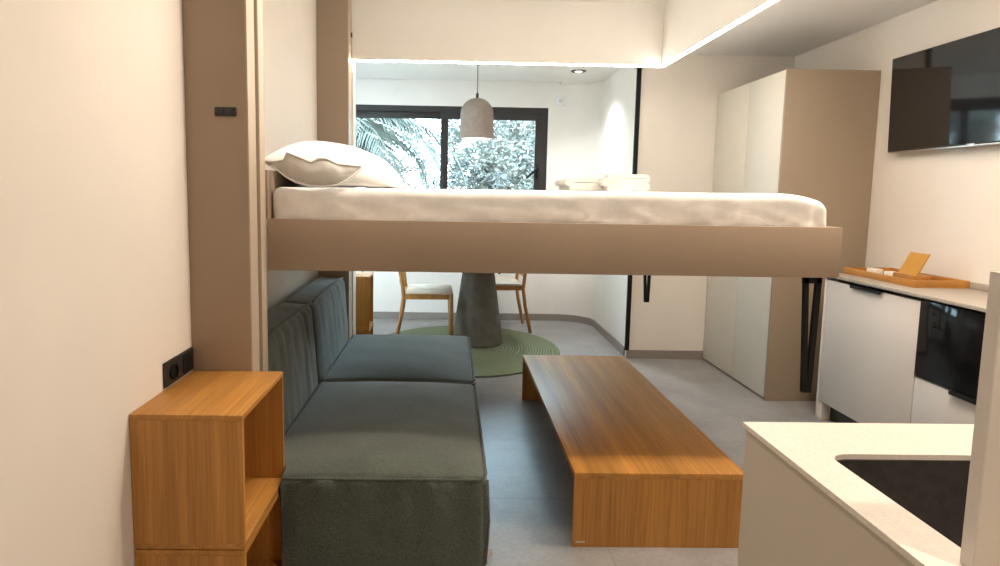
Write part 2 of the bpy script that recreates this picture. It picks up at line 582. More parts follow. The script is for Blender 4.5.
mt = thing('mattress', 'thick mattress in a creased white fitted sheet on the taupe bed', 'mattress', (.36, 3.75, 1.05))
MB().rbox(-.646, 1.394, BY0 + .026, BY1 - .03, 1.052, 1.310, .034, (190, 24, 16), mat_fn, 4).build('fitted_sheet', 'sheet', mt, True, 3)
# pillow
def pillow():
    t = thing('pillow', 'plump white pillow with an open grey-shadowed case leaning on the headboard', 'pillow', (-.44, 3.02, 1.31))
    mb = MB()
    N = 34
    cx, cz, tilt = -.446, 1.356, math.radians(11)
    hx, hy, y0 = .245, .40, 3.10
    def pt(u, v, s):
        w = (1 - abs(u) ** 2.4) * (1 - abs(v) ** 2.6)
        pinch = 1 - .10 * (1 - abs(v)) ** 0 * abs(u) ** 2 * (1 - v * v)
        x = u * hx * (1 - .05 * (1 - v * v) * abs(u))
        y = v * hy * (1 - .07 * (1 - u * u))
        th = (max(0, w) ** .5)
        z = th * (.128 if s > 0 else -.080)
        z += .006 * fbm((x, y, s * 2), 9, 3) * th
        X = cx + x * math.cos(tilt) - z * math.sin(tilt) * -.35
        Z = cz - x * math.sin(tilt) + z
        # the low side settles onto the sheet
        Z = max(Z, 1.3125 + .002 * fbm((x, y, 0), 20, 1))
        return Vector((X, y0 + y, Z))
    def lin(i):
        a = -1 + 2 * i / N
        return math.sin(a * PI / 2)
    top = [[mb.bm.verts.new(pt(lin(i), lin(j), 1)) for j in range(N + 1)] for i in range(N + 1)]
    bot = [[(top[i][j] if i in (0, N) or j in (0, N) else mb.bm.verts.new(pt(lin(i), lin(j), -1))) for j in range(N + 1)] for i in range(N + 1)]
    for i in range(N):
        for j in range(N):
            mb.bm.faces.new((top[i][j], top[i + 1][j], top[i + 1][j + 1], top[i][j + 1]))
            f = [bot[i][j], bot[i][j + 1], bot[i + 1][j + 1], bot[i + 1][j]]
            mb.bm.faces.new(f)
    mb.build('pillowcase', 'pillow', t, True, 3)
    # the open mouth of the case at the near end: grey sheet painting the shade inside, wavy upper lip, white hem below
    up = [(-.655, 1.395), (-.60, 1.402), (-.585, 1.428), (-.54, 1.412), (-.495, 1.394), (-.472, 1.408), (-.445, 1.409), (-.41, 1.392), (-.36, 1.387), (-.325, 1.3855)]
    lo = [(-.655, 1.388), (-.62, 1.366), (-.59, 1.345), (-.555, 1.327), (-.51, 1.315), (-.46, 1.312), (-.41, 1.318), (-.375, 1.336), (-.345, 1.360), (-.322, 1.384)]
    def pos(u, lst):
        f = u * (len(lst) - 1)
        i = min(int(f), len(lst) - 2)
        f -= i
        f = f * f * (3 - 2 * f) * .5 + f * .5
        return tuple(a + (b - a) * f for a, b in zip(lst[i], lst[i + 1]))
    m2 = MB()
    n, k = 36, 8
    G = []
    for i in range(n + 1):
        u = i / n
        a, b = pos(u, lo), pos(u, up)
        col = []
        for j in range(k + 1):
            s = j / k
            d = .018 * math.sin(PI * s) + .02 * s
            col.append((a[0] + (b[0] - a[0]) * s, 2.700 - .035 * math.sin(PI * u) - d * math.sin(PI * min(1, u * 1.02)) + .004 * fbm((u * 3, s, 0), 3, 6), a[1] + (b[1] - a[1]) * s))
        col += [(p[0], p[1] + .006, p[2] - .001) for p in reversed(col)]
        G.append(col)
    m2.rings(G)
    m2.build('case_mouth_shade', 'mouth_shade', t, True, 2)
    lip = [Vector((pos(i / 40, up)[0], 2.697 - .055 * math.sin(PI * i / 40), pos(i / 40, up)[1] + .001)) for i in range(41)]
    hem = [Vector((pos(i / 40, lo)[0], 2.697 - .037 * math.sin(PI * i / 40), pos(i / 40, lo)[1] - .002)) for i in range(41)]
    MB().tube(lip, .0035).tube(hem, .004).build('hem', 'pillow', t, True, 3)
pillow()

# folded towels on the bed
def towel(x0, x1, y0, y1, z, layers, th, label):
    t = MB()
    d = th * 1.03
    xm0, xm1 = x0 + d / 2, x1 - d / 2 - th * .4
    path = []
    for k in range(layers):
        zc = z + th / 2 + k * d
        a, b = (xm0, xm1) if k % 2 == 0 else (xm1, xm0)
        for i in range(13):
            x = a + (b - a) * i / 12
            path.append((x, zc + .0022 * fbm((x, k, 0), 14, k)))
        if k < layers - 1:
            s = 1 if k % 2 == 0 else -1
            for i in range(1, 6):
                an = -PI / 2 + PI * i / 6
                path.append((b + s * math.cos(an) * d * .8, zc + d / 2 + math.sin(an) * d / 2))
    n = len(path)
    lf, rg = [], []
    for i, p in enumerate(path):
        q0, q1 = path[max(0, i - 1)], path[min(n - 1, i + 1)]
        tx, tz = q1[0] - q0[0], q1[1] - q0[1]
        L = math.hypot(tx, tz) or 1
        nx, nz = -tz / L * th / 2, tx / L * th / 2
        lf.append((p[0] + nx, p[1] + nz))
        rg.append((p[0] - nx, p[1] - nz))
    rings = []
    for (a, b) in zip(lf, rg):
        rings.append([(a[0], y0, a[1]), (a[0], y1, a[1]), (b[0], y1, b[1]), (b[0], y0, b[1])])
    t.rings(rings)
    return tag(t.build('folded_towel', 'towel', None, True, 1), label, 'towel', 'towels folded on the bed')
towel(.545, .765, 3.45, 3.80, 1.318, 3, .0175, 'left and lower of the two cream folded towels on the bed')
towel(.700, .895, 3.35, 3.44, 1.318, 4, .0180, 'right and taller of the two cream folded towels on the bed')

# ------------------------------------------------------------------ sofa
sofa = thing('sofa', 'dark green-grey two-module sofa under the bed', 'sofa', (-.2, 3.5, 0))
SX0, SX1 = -.645, .138
def seat(y0, y1, z1=.348):
    def fn(p):
        q = p.copy()
        u = (p.x - SX0) / (SX1 - SX0) * 2 - 1
        v = (p.y - y0) / (y1 - y0) * 2 - 1
        if p.z > .26:
            q.z += .044 * max(0, 1 - u * u) ** .8 * max(0, 1 - v ** 4) ** .8 - .006 + .003 * fbm(p, 5, 2)
        k = max(0, (p.z - .03) / .3)
        g = math.sin(p.x * 46 + 5 * fbm((p.x, p.z, 0), 3, 1)) * .5 + fbm((p.x * 5, 0, p.z), 4, 6)
        if abs(v) > .98:
            q.y += (-1 if v < 0 else 1) * .010 * math.sin(PI * min(1, max(0, p.z / .34))) + .018 * g * k
        if u > .98:
            q.x += .012 * math.sin(PI * min(1, max(0, p.z / .34))) + .003 * fbm((p.y * 3, p.z, 0), 5, 3)
        if p.y < 2.56: q.x = max(q.x, -.552 - max(0, p.y - 2.447) * 3)
        return q
    o = MB().rbox(SX0, SX1, y0, y1, .005, z1, .030, (34, 64, 12), fn, 4).build('seat_module', 'sofa', sofa, True, 3)
    zz = z1 - .009
    pts = []
    xa = max(SX0 + .03, -.548 if y0 < 2.5 else -9)
    for i in range(31): pts.append((xa + (SX1 - .025 - xa) * i / 30, y0 + .001, zz))
    for i in range(1, 31): pts.append((SX1 - .004, y0 + .02 + (y1 - y0 - .04) * i / 30, zz))
    for i in range(1, 31): pts.append((SX1 - .025 - (SX1 - SX0 - .055) * i / 30, y1 - .001, zz))
    ya = max(y0 + .02, 2.49)
    for i in range(1, 31): pts.append((SX0 + .006, y1 - .02 + (ya - y1 + .02) * i / 30, zz))
    MB().tube(pts, .0055, 6).build('piping', 'piping', o, True, 3)
    o2 = MB().tube([(SX1 - .002, y0 + .006, zz), (SX1 + .006, y0 - .001, .2), (SX1 - .002, y0 + .006, .04)], .005, 6).build('seam', 'piping', o, True, 3)
    return o
seat(2.362, 3.618)
seat(3.628, 4.84)
def backrest(y0, y1):
    # leaning block: front plane tips back, rounded top
    z0, z1 = .06, .738
    def fn(p):
        q = p.copy()
        v = (p.y - y0) / (y1 - y0) * 2 - 1
        t = (p.z - z0) / (z1 - z0)
        q.x += -.034 * t * (p.x + .850) / .20
        if p.x > -.72:
            q.x += .022 * math.sin(PI * min(1, max(0, t))) * max(0, 1 - v ** 6)
            q.x += (.010 * fbm((p.y * 3.2, p.z * .5, 0), 6, 3) + .004 * fbm((p.y * 9, p.z, 0), 6, 5)) * (.3 + t) * max(0, 1 - v ** 8) + .003 * fbm(p, 8, 8)
        if t > .9:
            q.z += .026 * max(0, 1 - v ** 6) * (.25 + .6 * max(0, min(1, (-.68 - p.x) / .15))) - .006 + .003 * fbm(p, 8, 1)
        q.y += (-1 if v < 0 else 1) * .012 * math.sin(PI * min(1, max(0, t))) * (abs(v) > .95)
        return q
    o = MB().rbox(-.846, -.650, y0, y1, z0, z1, .042, 30, fn, 4).build('backrest', 'sofa', sofa, True, 3)
    pts = [(-.692, y0 + .03 + (y1 - y0 - .06) * i / 30, z1 - .004 + .012 * (1 - (i / 15 - 1) ** 4)) for i in range(31)]
    
    MB().tube(pts, .0055, 6).build('piping', 'piping', o, True, 3)
backrest(2.655, 3.655)
backrest(3.665, 4.79)
MB().box(SX1 + .006, SX1 + .0085, 2.40, 2.418, .05, .072).box(SX1 + .008, SX1 + .021, 2.405, 2.407, .05, .075).build('fabric_tag', 'white_plastic', sofa, False)['label'] = 'small white fabric tag'

# ------------------------------------------------------------------ stacked open boxes
def wood_box(x0, x1, y0, y1, z0, z1, label, group, back=True):
    t = thing('wooden_box', label, 'storage box', ((x0 + x1) / 2, (y0 + y1) / 2, z0), group)
    w = .016
    MB().box(x0, x1, y0, y1, z1 - w, z1, .001).build('top_panel', 'oak_y', t)
    MB().box(x0, x1, y0, y1, z0, z0 + w, .001).build('bottom_panel', 'oak_y', t)
    MB().box(x0, x1, y0, y0 + w, z0 + w, z1 - w).build('side_panel', 'oak_z', t)
    MB().box(x0, x1, y1 - w, y1, z0 + w, z1 - w).build('side_panel', 'oak_z', t)
    MB().box(x0, x0 + .01, y0 + w, y1 - w, z0 + w, z1 - w).build('back_panel', 'oak_z', t)
    return t
bx = (XL + .002, -.558, 1.948, 2.442)
wood_box(*bx, .301, .686, 'upper of the two open oak boxes stacked by the near taupe column', 'oak boxes')
wood_box(*bx, .001, .2975, 'lower of the two open oak boxes stacked by the near taupe column', 'oak boxes')
fx = (-.862, -.575, 5.235, 5.52)
wood_box(*fx, .301, .686, 'upper of the two oak boxes standing beyond the far end of the sofa', 'oak boxes')
wood_box(*fx, .001, .2975, 'lower of the two oak boxes standing beyond the far end of the sofa', 'oak boxes')

# ------------------------------------------------------------------ low bench
bn = thing('low_bench', 'long low oak coffee table on the grey floor beside the sofa', 'coffee table', (.78, 3.55, 0))
bx0, bx1, by0, by1, bh, bt = .468, 1.100, 2.572, 4.532, .286, .022
MB().box(bx0, bx1, by0, by1, bh - bt, bh, .001).build('tabletop', 'oak_y', bn)
MB().box(bx0, bx1, by0, by0 + bt, .001, bh - bt).build('end_panel', 'oak_z', bn)
MB().box(bx0, bx1, by1 - bt, by1, .001, bh - bt).build('end_panel', 'oak_z', bn)
MB().box(bx0 + .012, bx0 + .045, by0 - .0015, by0, .017, .024, .0005).build('badge', 'chrome', bn)['label'] = 'tiny metal badge'

# ------------------------------------------------------------------ wardrobe
wd = thing('wardrobe', 'tall greige two-door wardrobe in the far right corner', 'wardrobe', (2.32, 5.1, 0))
wx0, wy0, wy1, wh = 2.030, 4.552, 5.728, 2.077
MB().box(wx0, XR - .004, wy0, wy0 + .020, .001, wh, .001).build('side_panel', 'greige_shaded', wd)
MB().box(wx0 + .024, XR - .004, wy1 - .02, wy1, .001, wh).build('side_panel', 'greige_shaded', wd)
MB().box(wx0 + .024, XR - .004, wy0 + .02, wy1 - .02, wh - .02, wh - .001).box(wx0 + .03, XR - .004, wy0 + .02, wy1 - .02, .01, .04).box(XR - .012, XR - .004, wy0 + .02, wy1 - .02, .04, wh - .02).build('carcass', 'greige_shaded', wd)
MB().box(wx0 + .002, wx0 + .021, wy0 + .024, 5.118, .012, wh - .002, .001).build('door', 'greige_lit', wd)
MB().box(wx0 + .002, wx0 + .021, 5.122, wy1 - .002, .012, wh - .002, .001).build('door', 'greige_lit', wd)
MB().box(wx0, wx0 + .0225, wy0 + .0205, wy0 + .0235, .002, wh - .001).build('edge_profile', 'cabinet', wd)

# ------------------------------------------------------------------ sideboard under the television
KX, KY1 = 2.198, 4.236
kz = .836
c1 = thing('base_cabinet', 'pale grey sideboard cabinet with one wide drop door below the wooden tray', 'cabinet', (2.4, 3.8, 0))
MB().box(KX, XR - .004, KY1 - .019, KY1, .001, kz, .001).build('end_panel', 'cabinet', c1)
MB().box(KX + .03, XR - .004, 3.352, KY1 - .02, .10, .118).box(KX + .03, XR - .004, 3.352, 3.368, .118, kz).box(XR - .02, XR - .004, 3.37, KY1 - .02, .118, kz).build('carcass', 'cabinet', c1)
d1 = MB().box(KX + .001, KX + .020, 3.356, KY1 - .023, .106, kz - .010, .001).build('door', 'cabinet', c1)
MB().box(KX - .016, KX + .001, 3.655, 3.940, kz - .0085, kz - .004, .001).box(KX - .016, KX - .013, 3.655, 3.940, kz - .020, kz - .006).build('handle', 'black_metal', d1)
MB().box(KX + .055, KX + .07, 3.352, KY1 - .02, .002, .10).build('plinth', 'black', c1)
MB().box(KX + .005, KX + .055, KY1 - .068, KY1 - .02, .001, .10).build('leg', 'cabinet', c1)
c2 = thing('microwave_cabinet', 'pale grey cabinet with a drawer below the black microwave', 'cabinet', (2.4, 3.05, 0))
my0 = 2.74
MB().box(KX + .03, XR - .004, my0, 3.350, .10, .118).box(KX + .03, XR - .004, my0, 3.350, .455, .473).box(KX + .001, XR - .004, my0 - .018, my0, .001, kz).box(KX + .03, XR - .004, 3.334, 3.350, .118, .455).box(XR - .02, XR - .004, my0, 3.350, .473, kz).build('carcass', 'cabinet', c2)
d2 = MB().box(KX + .001, KX + .020, my0 + .003, 3.347, .106, .468, .001).build('drawer', 'cabinet', c2)
MB().box(KX - .018, KX + .001, my0 + .15, 3.085, .468, .474, .001).box(KX - .018, KX - .014, my0 + .15, 3.085, .458, .470).build('handle', 'black_metal', d2)
MB().box(KX + .055, KX + .07, my0, 3.350, .002, .10).build('plinth', 'black', c2)
wt = MB().box(KX - .012, XR - .003, 2.30, KY1 + .012, .846, .862, .001).build('worktop', 'stone_grey')
tag(wt, 'thin grey stone worktop running along the wall below the television', 'worktop')
MB().box(XR - .018, XR - .0035, 2.30, 4.0, .8622, .895, .001).build('upstand', 'stone_grey', wt)
for ob in (wt,):
    pass
MB().box(KX + .02, XR - .01, my0, KY1 - .02, kz + .0005, .846).build('gap_shade', 'black', wt)  # black filler paints the shade in the gap under the worktop
c3 = thing('end_cabinet', 'pale grey cabinet mostly hidden behind the cream partition panel', 'cabinet', (2.4, 2.5, 0))
MB().box(KX + .022, XR - .004, 2.31, my0 - .02, .10, kz - .003).build('carcass', 'cabinet', c3)
MB().box(KX + .001, KX + .020, 2.312, my0 - .021, .106, kz - .006, .001).build('door', 'cabinet', c3)
MB().box(KX + .055, KX + .07, 2.31, my0 - .02, .002, .10).build('plinth', 'black', c3)

mw = thing('microwave', 'built-in black microwave beside the grey drop door', 'microwave', (2.4, 3.05, .474))
MB().box(KX + .012, XR - .03, my0 + .003, 3.330, .4745, kz - .004).build('body', 'black', mw)
MB().box(KX - .004, KX + .011, my0 + .135, 3.3485, .4755, kz - .001, .002).build('door', 'mw_glass', mw)
cp_ = MB().box(KX - .004, KX + .011, my0 + .006, my0 + .131, .478, kz - .006, .002).build('control_panel', 'black', mw)
kn = MB(my0 + .068)
kn.lathe([(.017, 0), (.017, .016), (.014, .018)], 0, 0, 20)
for v in kn.bm.verts:
    v.co = Vector((KX - .004 - v.co.z, my0 + .068 + v.co.x, .60 + v.co.y))
kn.build('knob', 'chrome', cp_)

# tray, note card, pens on the worktop
ZT = .8625
tr = thing('tray', 'shallow amber wooden tray on the grey worktop', 'tray', (2.44, 3.93, ZT))
tx0, tx1, ty0, ty1 = 2.306, 2.590, 3.590, 4.245
MB().box(tx0, tx1, ty0, ty1, ZT, ZT + .007).build('base', 'tray_wood', tr)
w = .010
MB().box(tx0, tx0 + w, ty0, ty1, ZT + .007, ZT + .037, .001).build('rim', 'tray_wood', tr)
MB().box(tx1 - w, tx1, ty0, ty1, ZT + .007, ZT + .037, .001).build('rim', 'tray_wood', tr)
MB().box(tx0 + w, tx1 - w, ty0, ty0 + w, ZT + .007, ZT + .037, .001).build('rim', 'tray_wood', tr)
MB().box(tx0 + w, tx1 - w, ty1 - w, ty1, ZT + .007, ZT + .037, .001).build('rim', 'tray_wood', tr)
nb = thing('note_stand', 'mustard note board leaning back in the wooden tray', 'note board', (2.44, 3.75, ZT + .007))
bd = MB()
lean, hb = .058, .112
bd.rings([[(2.432 + lean * t + dx, y, ZT + .042 + hb * t) for dx in (0, .007) for y in ((3.925, 3.765) if dx == 0 else (3.765, 3.925))] for t in (0, 1)])
bd.build('board', 'card', nb)
ft = MB().box(2.415, 2.50, 3.75, 3.94, ZT + .0075, ZT + .042, .001)
ft.build('foot', 'tray_wood', nb)
for x, y, a, lb in ((2.45, 4.175, 6, 'small white packet in the tray, the one farther from the mustard note board'), (2.45, 4.005, -5, 'small white packet in the tray, right beside the mustard note board')):
    p = MB(0).box(-.024, .024, -.036, .036, 0, .030, .005)
    bmesh.ops.rotate(p.bm, cent=(0, 0, 0), matrix=Matrix.Rotation(math.radians(a), 3, 'Z'), verts=p.bm.verts)
    bmesh.ops.translate(p.bm, vec=(x, y * KY, ZT + .0075), verts=p.bm.verts)
    tag(p.build('paper_packet', 'paper'), lb, 'packet', 'paper packets in the tray')

# ------------------------------------------------------------------ television
tv = thing('television', 'black flat television mounted on the right cream wall', 'television', (2.575, 3.83, 1.83))
ty0, ty1, tz0, tz1 = 3.30, 4.325, 1.566, 2.104
def tilt(mb):
    bmesh.ops.rotate(mb.bm, cent=(2.56, 3.8, 1.566), matrix=Matrix.Rotation(math.radians(-1.9), 3, 'Y'), verts=mb.bm.verts)
    return mb
tilt(MB().box(2.553, 2.575, ty0, ty1, tz0, tz1, .003)).build('casing', 'black', tv)
tilt(MB().box(2.5515, 2.553, ty0 + .006, ty1 - .006, tz0 + .014, tz1 - .006)).build('screen', 'screen', tv)
tilt(MB().box(2.551, 2.5535, ty0 + .002, ty1 - .002, tz0 - .001, tz0 + .006, .001)).build('lower_bezel', 'chrome', tv)
tilt(MB().box(2.5495, 2.553, 3.60, 3.66, tz0 + .002, tz0 + .013, .001)).build('brand_badge', 'chrome', tv)
MB().box(2.577, XR - .001, 3.62, 4.0, 1.70, 1.98, .003).build('wall_bracket', 'black_metal', tv)

# ------------------------------------------------------------------ island in the foreground
IX0, IY1, IZ = .553, 1.326, .88
PY1 = .800
CY0 = .56
isl = thing('island_cabinet', 'greige kitchen counter cabinet in the right foreground', 'kitchen cabinet', (1.1, 1.05, 0))
IXR = 1.60
MB().box(IX0 + .005, IXR, IY1 - .03, IY1 - .006, .002, IZ - .011).box(IX0 + .005, IX0 + .03, CY0 + .004, IY1 - .03, .002, IZ - .011).box(IXR - .018, IXR, CY0 + .004, IY1 - .03, .002, IZ - .011).box(IX0 + .03, IXR - .018, CY0 + .004, CY0 + .02, .002, IZ - .011).box(IX0 + .03, IXR - .018, CY0 + .02, IY1 - .03, .05, .068).build('carcass', 'island', isl)
def rrect(x0, x1, y0, y1, r, n=8):
    P = []
    for cx, cy, a0 in ((x1 - r, y1 - r, 0), (x0 + r, y1 - r, 90), (x0 + r, y0 + r, 180), (x1 - r, y0 + r, 270)):
        k = r if a0 < 180 else min(r, .010)
        if a0 == 180: cx, cy = x0 + k, y0 + k
        if a0 == 270: cx, cy = x1 - k, y0 + k
        for i in range(n + 1):
            a = math.radians(a0 + 90 * i / n)
            P.append((cx + k * math.cos(a), cy + k * math.sin(a)))
    return P
HX0, HX1, HY0, HY1 = .625, 1.02, .815, 1.158
def slab_with_hole(x0, x1, y0, y1, z0, z1, hole):
    mb = MB()
    bm = mb.bm
    n = len(hole)
    q = n // 4
    outer = [(x1, y1), (x0, y1), (x0, y0), (x1, y0)]
    for z, sgn in ((z0, -1), (z1, 1)):
        H = [bm.verts.new((x, y, z)) for x, y in hole]
        O = [bm.verts.new((x, y, z)) for x, y in outer]
        for c in range(4):
            idx = list(range(c * q, (c + 1) * q))
            for a, b in zip(idx, idx[1:]):
                bm.faces.new((O[c], H[b], H[a]))
            bm.faces.new((O[c], O[(c + 1) % 4], H[((c + 1) * q) % n], H[(c + 1) * q - 1]))
        if z == z0: H0, O0 = H, O
    for i in range(n):
        bm.faces.new((H0[i], H0[(i + 1) % n], H[(i + 1) % n], H[i]))
    for i in range(4):
        bm.faces.new((O0[i], O0[(i + 1) % 4], O[(i + 1) % 4], O[i]))
    return mb
hole = rrect(HX0, HX1, HY0, HY1, .035)
tag(slab_with_hole(IX0, IXR + .01, CY0, IY1, IZ - .009, IZ, hole).build('counter_top', 'stone', None, True, .5), 'thin white stone counter top with a sink cutout in the right foreground', 'worktop')
sn = thing('sink', 'black undermounted sink in the white counter top', 'sink', (.82, 1.0, .70))
bs = MB()
h0 = rrect(HX0 + .003, HX1 - .003, HY0 + .003, HY1 - .003, .034)
h1 = rrect(HX0 + .014, HX1 - .014, HY0 + .012, HY1 - .012, .036)
hf = rrect(HX0 - .014, HX1 + .014, HY0 - .012, HY1 + .014, .05)
def ring_at(h, z): return [(x, y, z) for x, y in h]
bs.rings([ring_at(hf, IZ - .0095), ring_at(h0, IZ - .0095), ring_at(h1, .735), ring_at(rrect(HX0 + .03, HX1 - .03, HY0 + .03, HY1 - .03, .03), .722)], False)
top = [v for v in bs.bm.verts if abs(v.co.z - .722) < 1e-5]
bs.bm.faces.new(top)
bs.build('basin', 'sink', sn, True, .8)
MB(.985).lathe([(.0, .7225), (.038, .7225), (.042, .7235), (.042, .7222)], .82, .985, 28, False).build('drain', 'chrome', sn)
pn = thing('partition_panel', 'cream upright panel standing on the foreground counter at the right edge', 'panel', (1.1, .79, IZ))
MB().box(.601, IXR, .780, PY1, IZ + .0005, 1.222, .001).build('board', 'wall', pn)
MB().box(.599, .601, .780, PY1, IZ + .0005, 1.222).build('edge_band', 'cabinet', pn)['label'] = 'grey edge band'

# ------------------------------------------------------------------ dining corner
rug = MB(0)
rc = (.130, 6.035 * KY)
rug.lathe([(.0, .001), (.785, .001), (.790, .006), (.785, .012), (.0, .0125)], 0, 0, 96, False)
bmesh.ops.remove_doubles(rug.bm, verts=rug.bm.verts, dist=1e-5)
ro = rug.build('round_rug', 'rug')
ro.location = (rc[0], rc[1], 0)
tag(ro, 'round green braided rug under the dining table', 'rug')

dt = thing('dining_table', 'round dining table on a dark cone pedestal standing on the green rug', 'dining table', (.26, 6.245, .013))
MB(6.245).lathe([(.0, .0132), (.216, .0132), (.220, .018), (.219, .03), (.134, .64), (.126, .708), (.0, .708)], .245, 6.245, 64, False).build('pedestal', 'cone', dt, True, .9)
MB(6.245).lathe([(.0, .708), (.50, .708), (.525, .716), (.53, .726), (.525, .734), (.0, .734)], .26, 6.245, 72, False).build('tabletop', 'oak_x', dt, True, .5)
MB().box(.405, .425, 6.105, 6.125, .62, .66, .003).build('cable_clip', 'black', dt)

def make_chair(label):
    t = thing('dining_chair', label, 'chair', (0, 0, 0), 'oak dining chairs')
    # faces +x; seat .44 deep, .46 wide
    sd, sww, sh = .42, .45, .44
    def leg(x, y, x2, y2, front):
        l = MB(0)
        if front:
            l.tube([(x, y, 0), (x2, y2, sh + .006)], .014, 10, .019)
        else:
            l.tube([(x - .075, y, 0), (x - .02, y, .25), (x2, y2, sh - .03), (x2 - .015, y2, .56), (x2 - .075, y2, .80)], .0165, 10, .0165)
        return l.build('leg', 'chair_wood', t, True, 2)
    for s in (-1, 1):
        leg(sd / 2 - .005, s * (sww / 2 - .012), sd / 2 - .02, s * (sww / 2 - .022), True)
        leg(-sd / 2 + .01, s * (sww / 2 - .025), -sd / 2 + .012, s * (sww / 2 - .025), False)
    def bar(a, b, w, h):
        m = MB(0)
        a, b = Vector(a), Vector(b)
        d = (b - a).normalized()
        n = Vector((-d.y, d.x, 0)) * w
        u = Vector((0, 0, h))
        m.rings([[p - n - u, p + n - u, p + n + u, p - n + u] for p in (a, b)])
        return m
    y = sww / 2 - .022
    for s in (-1, 1):
        bar((-sd / 2 + .015, s * y, sh - .022), (sd / 2 - .02, s * y, sh - .022), .009, .021).build('seat_rail', 'chair_wood', t)
    for x in (-sd / 2 + .015, sd / 2 - .02):
        bar((x, -y, sh - .022), (x, y, sh - .022), .009, .021).build('seat_rail', 'chair_wood', t)
    def fn(p):
        q = p.copy()
        r = max(abs(p.x) / (sd / 2), abs(p.y) / (sww / 2))
        if p.z > sh + .008: q.z -= .006 * max(0, 1 - r ** 2)
        return q
    MB(0).rbox(-sd / 2 + .03, sd / 2 - .004, -sww / 2 + .006, sww / 2 - .006, sh - .003, sh + .020, .010, 10, fn, 2).build('seat', 'woven', t, True, 2)
    n = 10
    for z0, z1 in ((.50, .535), (.725, .79)):
        rg = []
        for i in range(n + 1):
            v = -1 + 2 * i / n
            x = -sd / 2 + .0 - (.0 if z0 < .6 else .058) - .02 * (1 - v * v)
            tilt_ = -.008
            rg.append([(x - .008, v * y, z0), (x + .008, v * y, z0), (x + .008 + tilt_, v * y, z1), (x - .008 + tilt_, v * y, z1)])
        MB(0).rings(rg).build('back_slat', 'chair_wood', t, True, .6)
    return t
ca = make_chair('oak chair left of the cone table base, facing right')
ca.location = (-.185, 6.255 * KY, .0175)
ca.rotation_euler.z = math.radians(2)
cb = copy_tree(ca)
cb['label'] = 'oak chair right of the cone table base, facing left'
cb.location = (.465, 6.89 * KY, .0175)
cb.rotation_euler.z = math.radians(183)

# pendant lamp over the table
pd = thing('pendant_lamp', 'grey concrete dome pendant lamp hanging before the window', 'pendant lamp', (.207, 6.27, 1.75))
px, py = .207, 6.27
MB(py).lathe([(.0, ZC - .001), (.036, ZC - .001), (.036, ZC - .012), (.03, ZC - .018), (.0, ZC - .018)], px, py, 28, False).build('ceiling_rose', 'lamp', pd)
MB(py).tube([(px, py, 2.35), (px, py, 2.12)], .0032, 8).build('cord', 'black', pd)
MB(py).lathe([(.012, 2.075), (.012, 2.11), (.006, 2.125), (.004, 2.125)], px, py, 16).build('cord_grip', 'black', pd)
prof = []
R_, zb, zs = .142, 1.745, 1.955
for i in range(13):
    a = PI / 2 * i / 12
    prof.append((max(.012, R_ * .96 * math.sin(a)), zs + (2.08 - zs) * math.cos(a)))
prof += [(R_ * .99, 1.86), (R_, zb)]
inn = [(R_ - .010, zb), (R_ - .012, 1.86), (R_ * .9, zs), (R_ * .6, 2.04), (.012, 2.066)]
MB(py).lathe(prof + inn, px, py, 56, False).build('lamp_shade', 'lamp', pd, True, .9)
sh = MB(py).lathe([(R_ - .0105, zb + .002), (R_ - .013, 1.86), (R_ * .9 - .002, zs), (R_ * .6, 2.036), (.02, 2.06)], px, py, 48, False)
sh.build('shade_lining', 'white_plastic', pd, True, .9)
MB(py).lathe([(.0, 1.80), (.02, 1.806), (.032, 1.83), (.03, 1.86), (.016, 1.89), (.014, 1.94), (.0, 1.94)], px, py, 24, False).build('bulb', 'bulb', pd, True, 2)
MB(py).lathe([(.019, 1.935), (.019, 2.07)], px, py, 20).build('lamp_holder', 'black', pd)

def downlight(x, y, label, watts, col, size=.07, spread=PI, lens='lens', beam=None, aim=None):
    t = thing('downlight', label, 'ceiling light', (x, y, ZC), 'recessed ceiling lights')
    MB(y).lathe([(.038, ZC - .001), (.066, ZC - .001), (.064, ZC - .006), (.040, ZC - .010), (.038, ZC - .001)], x, y, 36, False).build('trim_ring', 'black', t)
    MB(y).lathe([(.0, ZC - .0022), (.037, ZC - .0022), (.037, ZC - .0012), (.0, ZC - .0012)], x, y, 28, False).build('lens', lens, t)
    if beam:
        l = bpy.data.lights.new('downlight_lamp', 'SPOT')
        l.spot_size, l.spot_blend = beam
        l.shadow_soft_size = .03
    else:
        l = bpy.data.lights.new('downlight_lamp', 'AREA')
        l.shape = 'DISK'
        l.size = size
        l.spread = spread
    l.energy = watts
    l.color = col
    o = bpy.data.objects.new('downlight_lamp', l)
    C.objects.link(o)
    o.location = (0, 0, -.012)
    o.parent = t
    if aim:
        o.rotation_euler = Vector((aim[0], aim[1], -1)).to_track_quat('-Z', 'Y').to_euler()
    return t
downlight(1.10, 6.60, 'small black-rimmed recessed downlight in the dining corner ceiling', DINING_SPOT_W, (.93, .97, 1.0), beam=(math.radians(116), 1.0))
downlight(-.05, 2.50, 'added unseen fill lamp overhead left of the foreground counter', DOWNLIGHT_W * .6, WARM)  # fill lamp added out of view to brighten the near left side
downlight(1.55, 2.42, 'recessed downlight overhead between the counter and the sideboard', DOWNLIGHT_W * 1.15, (1.0, .82, .64))
downlight(.95, .25, 'added unseen fill lamp overhead behind the cream end panel', DOWNLIGHT_W * .8, WARM)  # added out of view as frontal fill for faces turned to the camera
downlight(1.95, 2.55, 'recessed downlight in the ceiling in front of the television', DOWNLIGHT_W * .6, WARM)

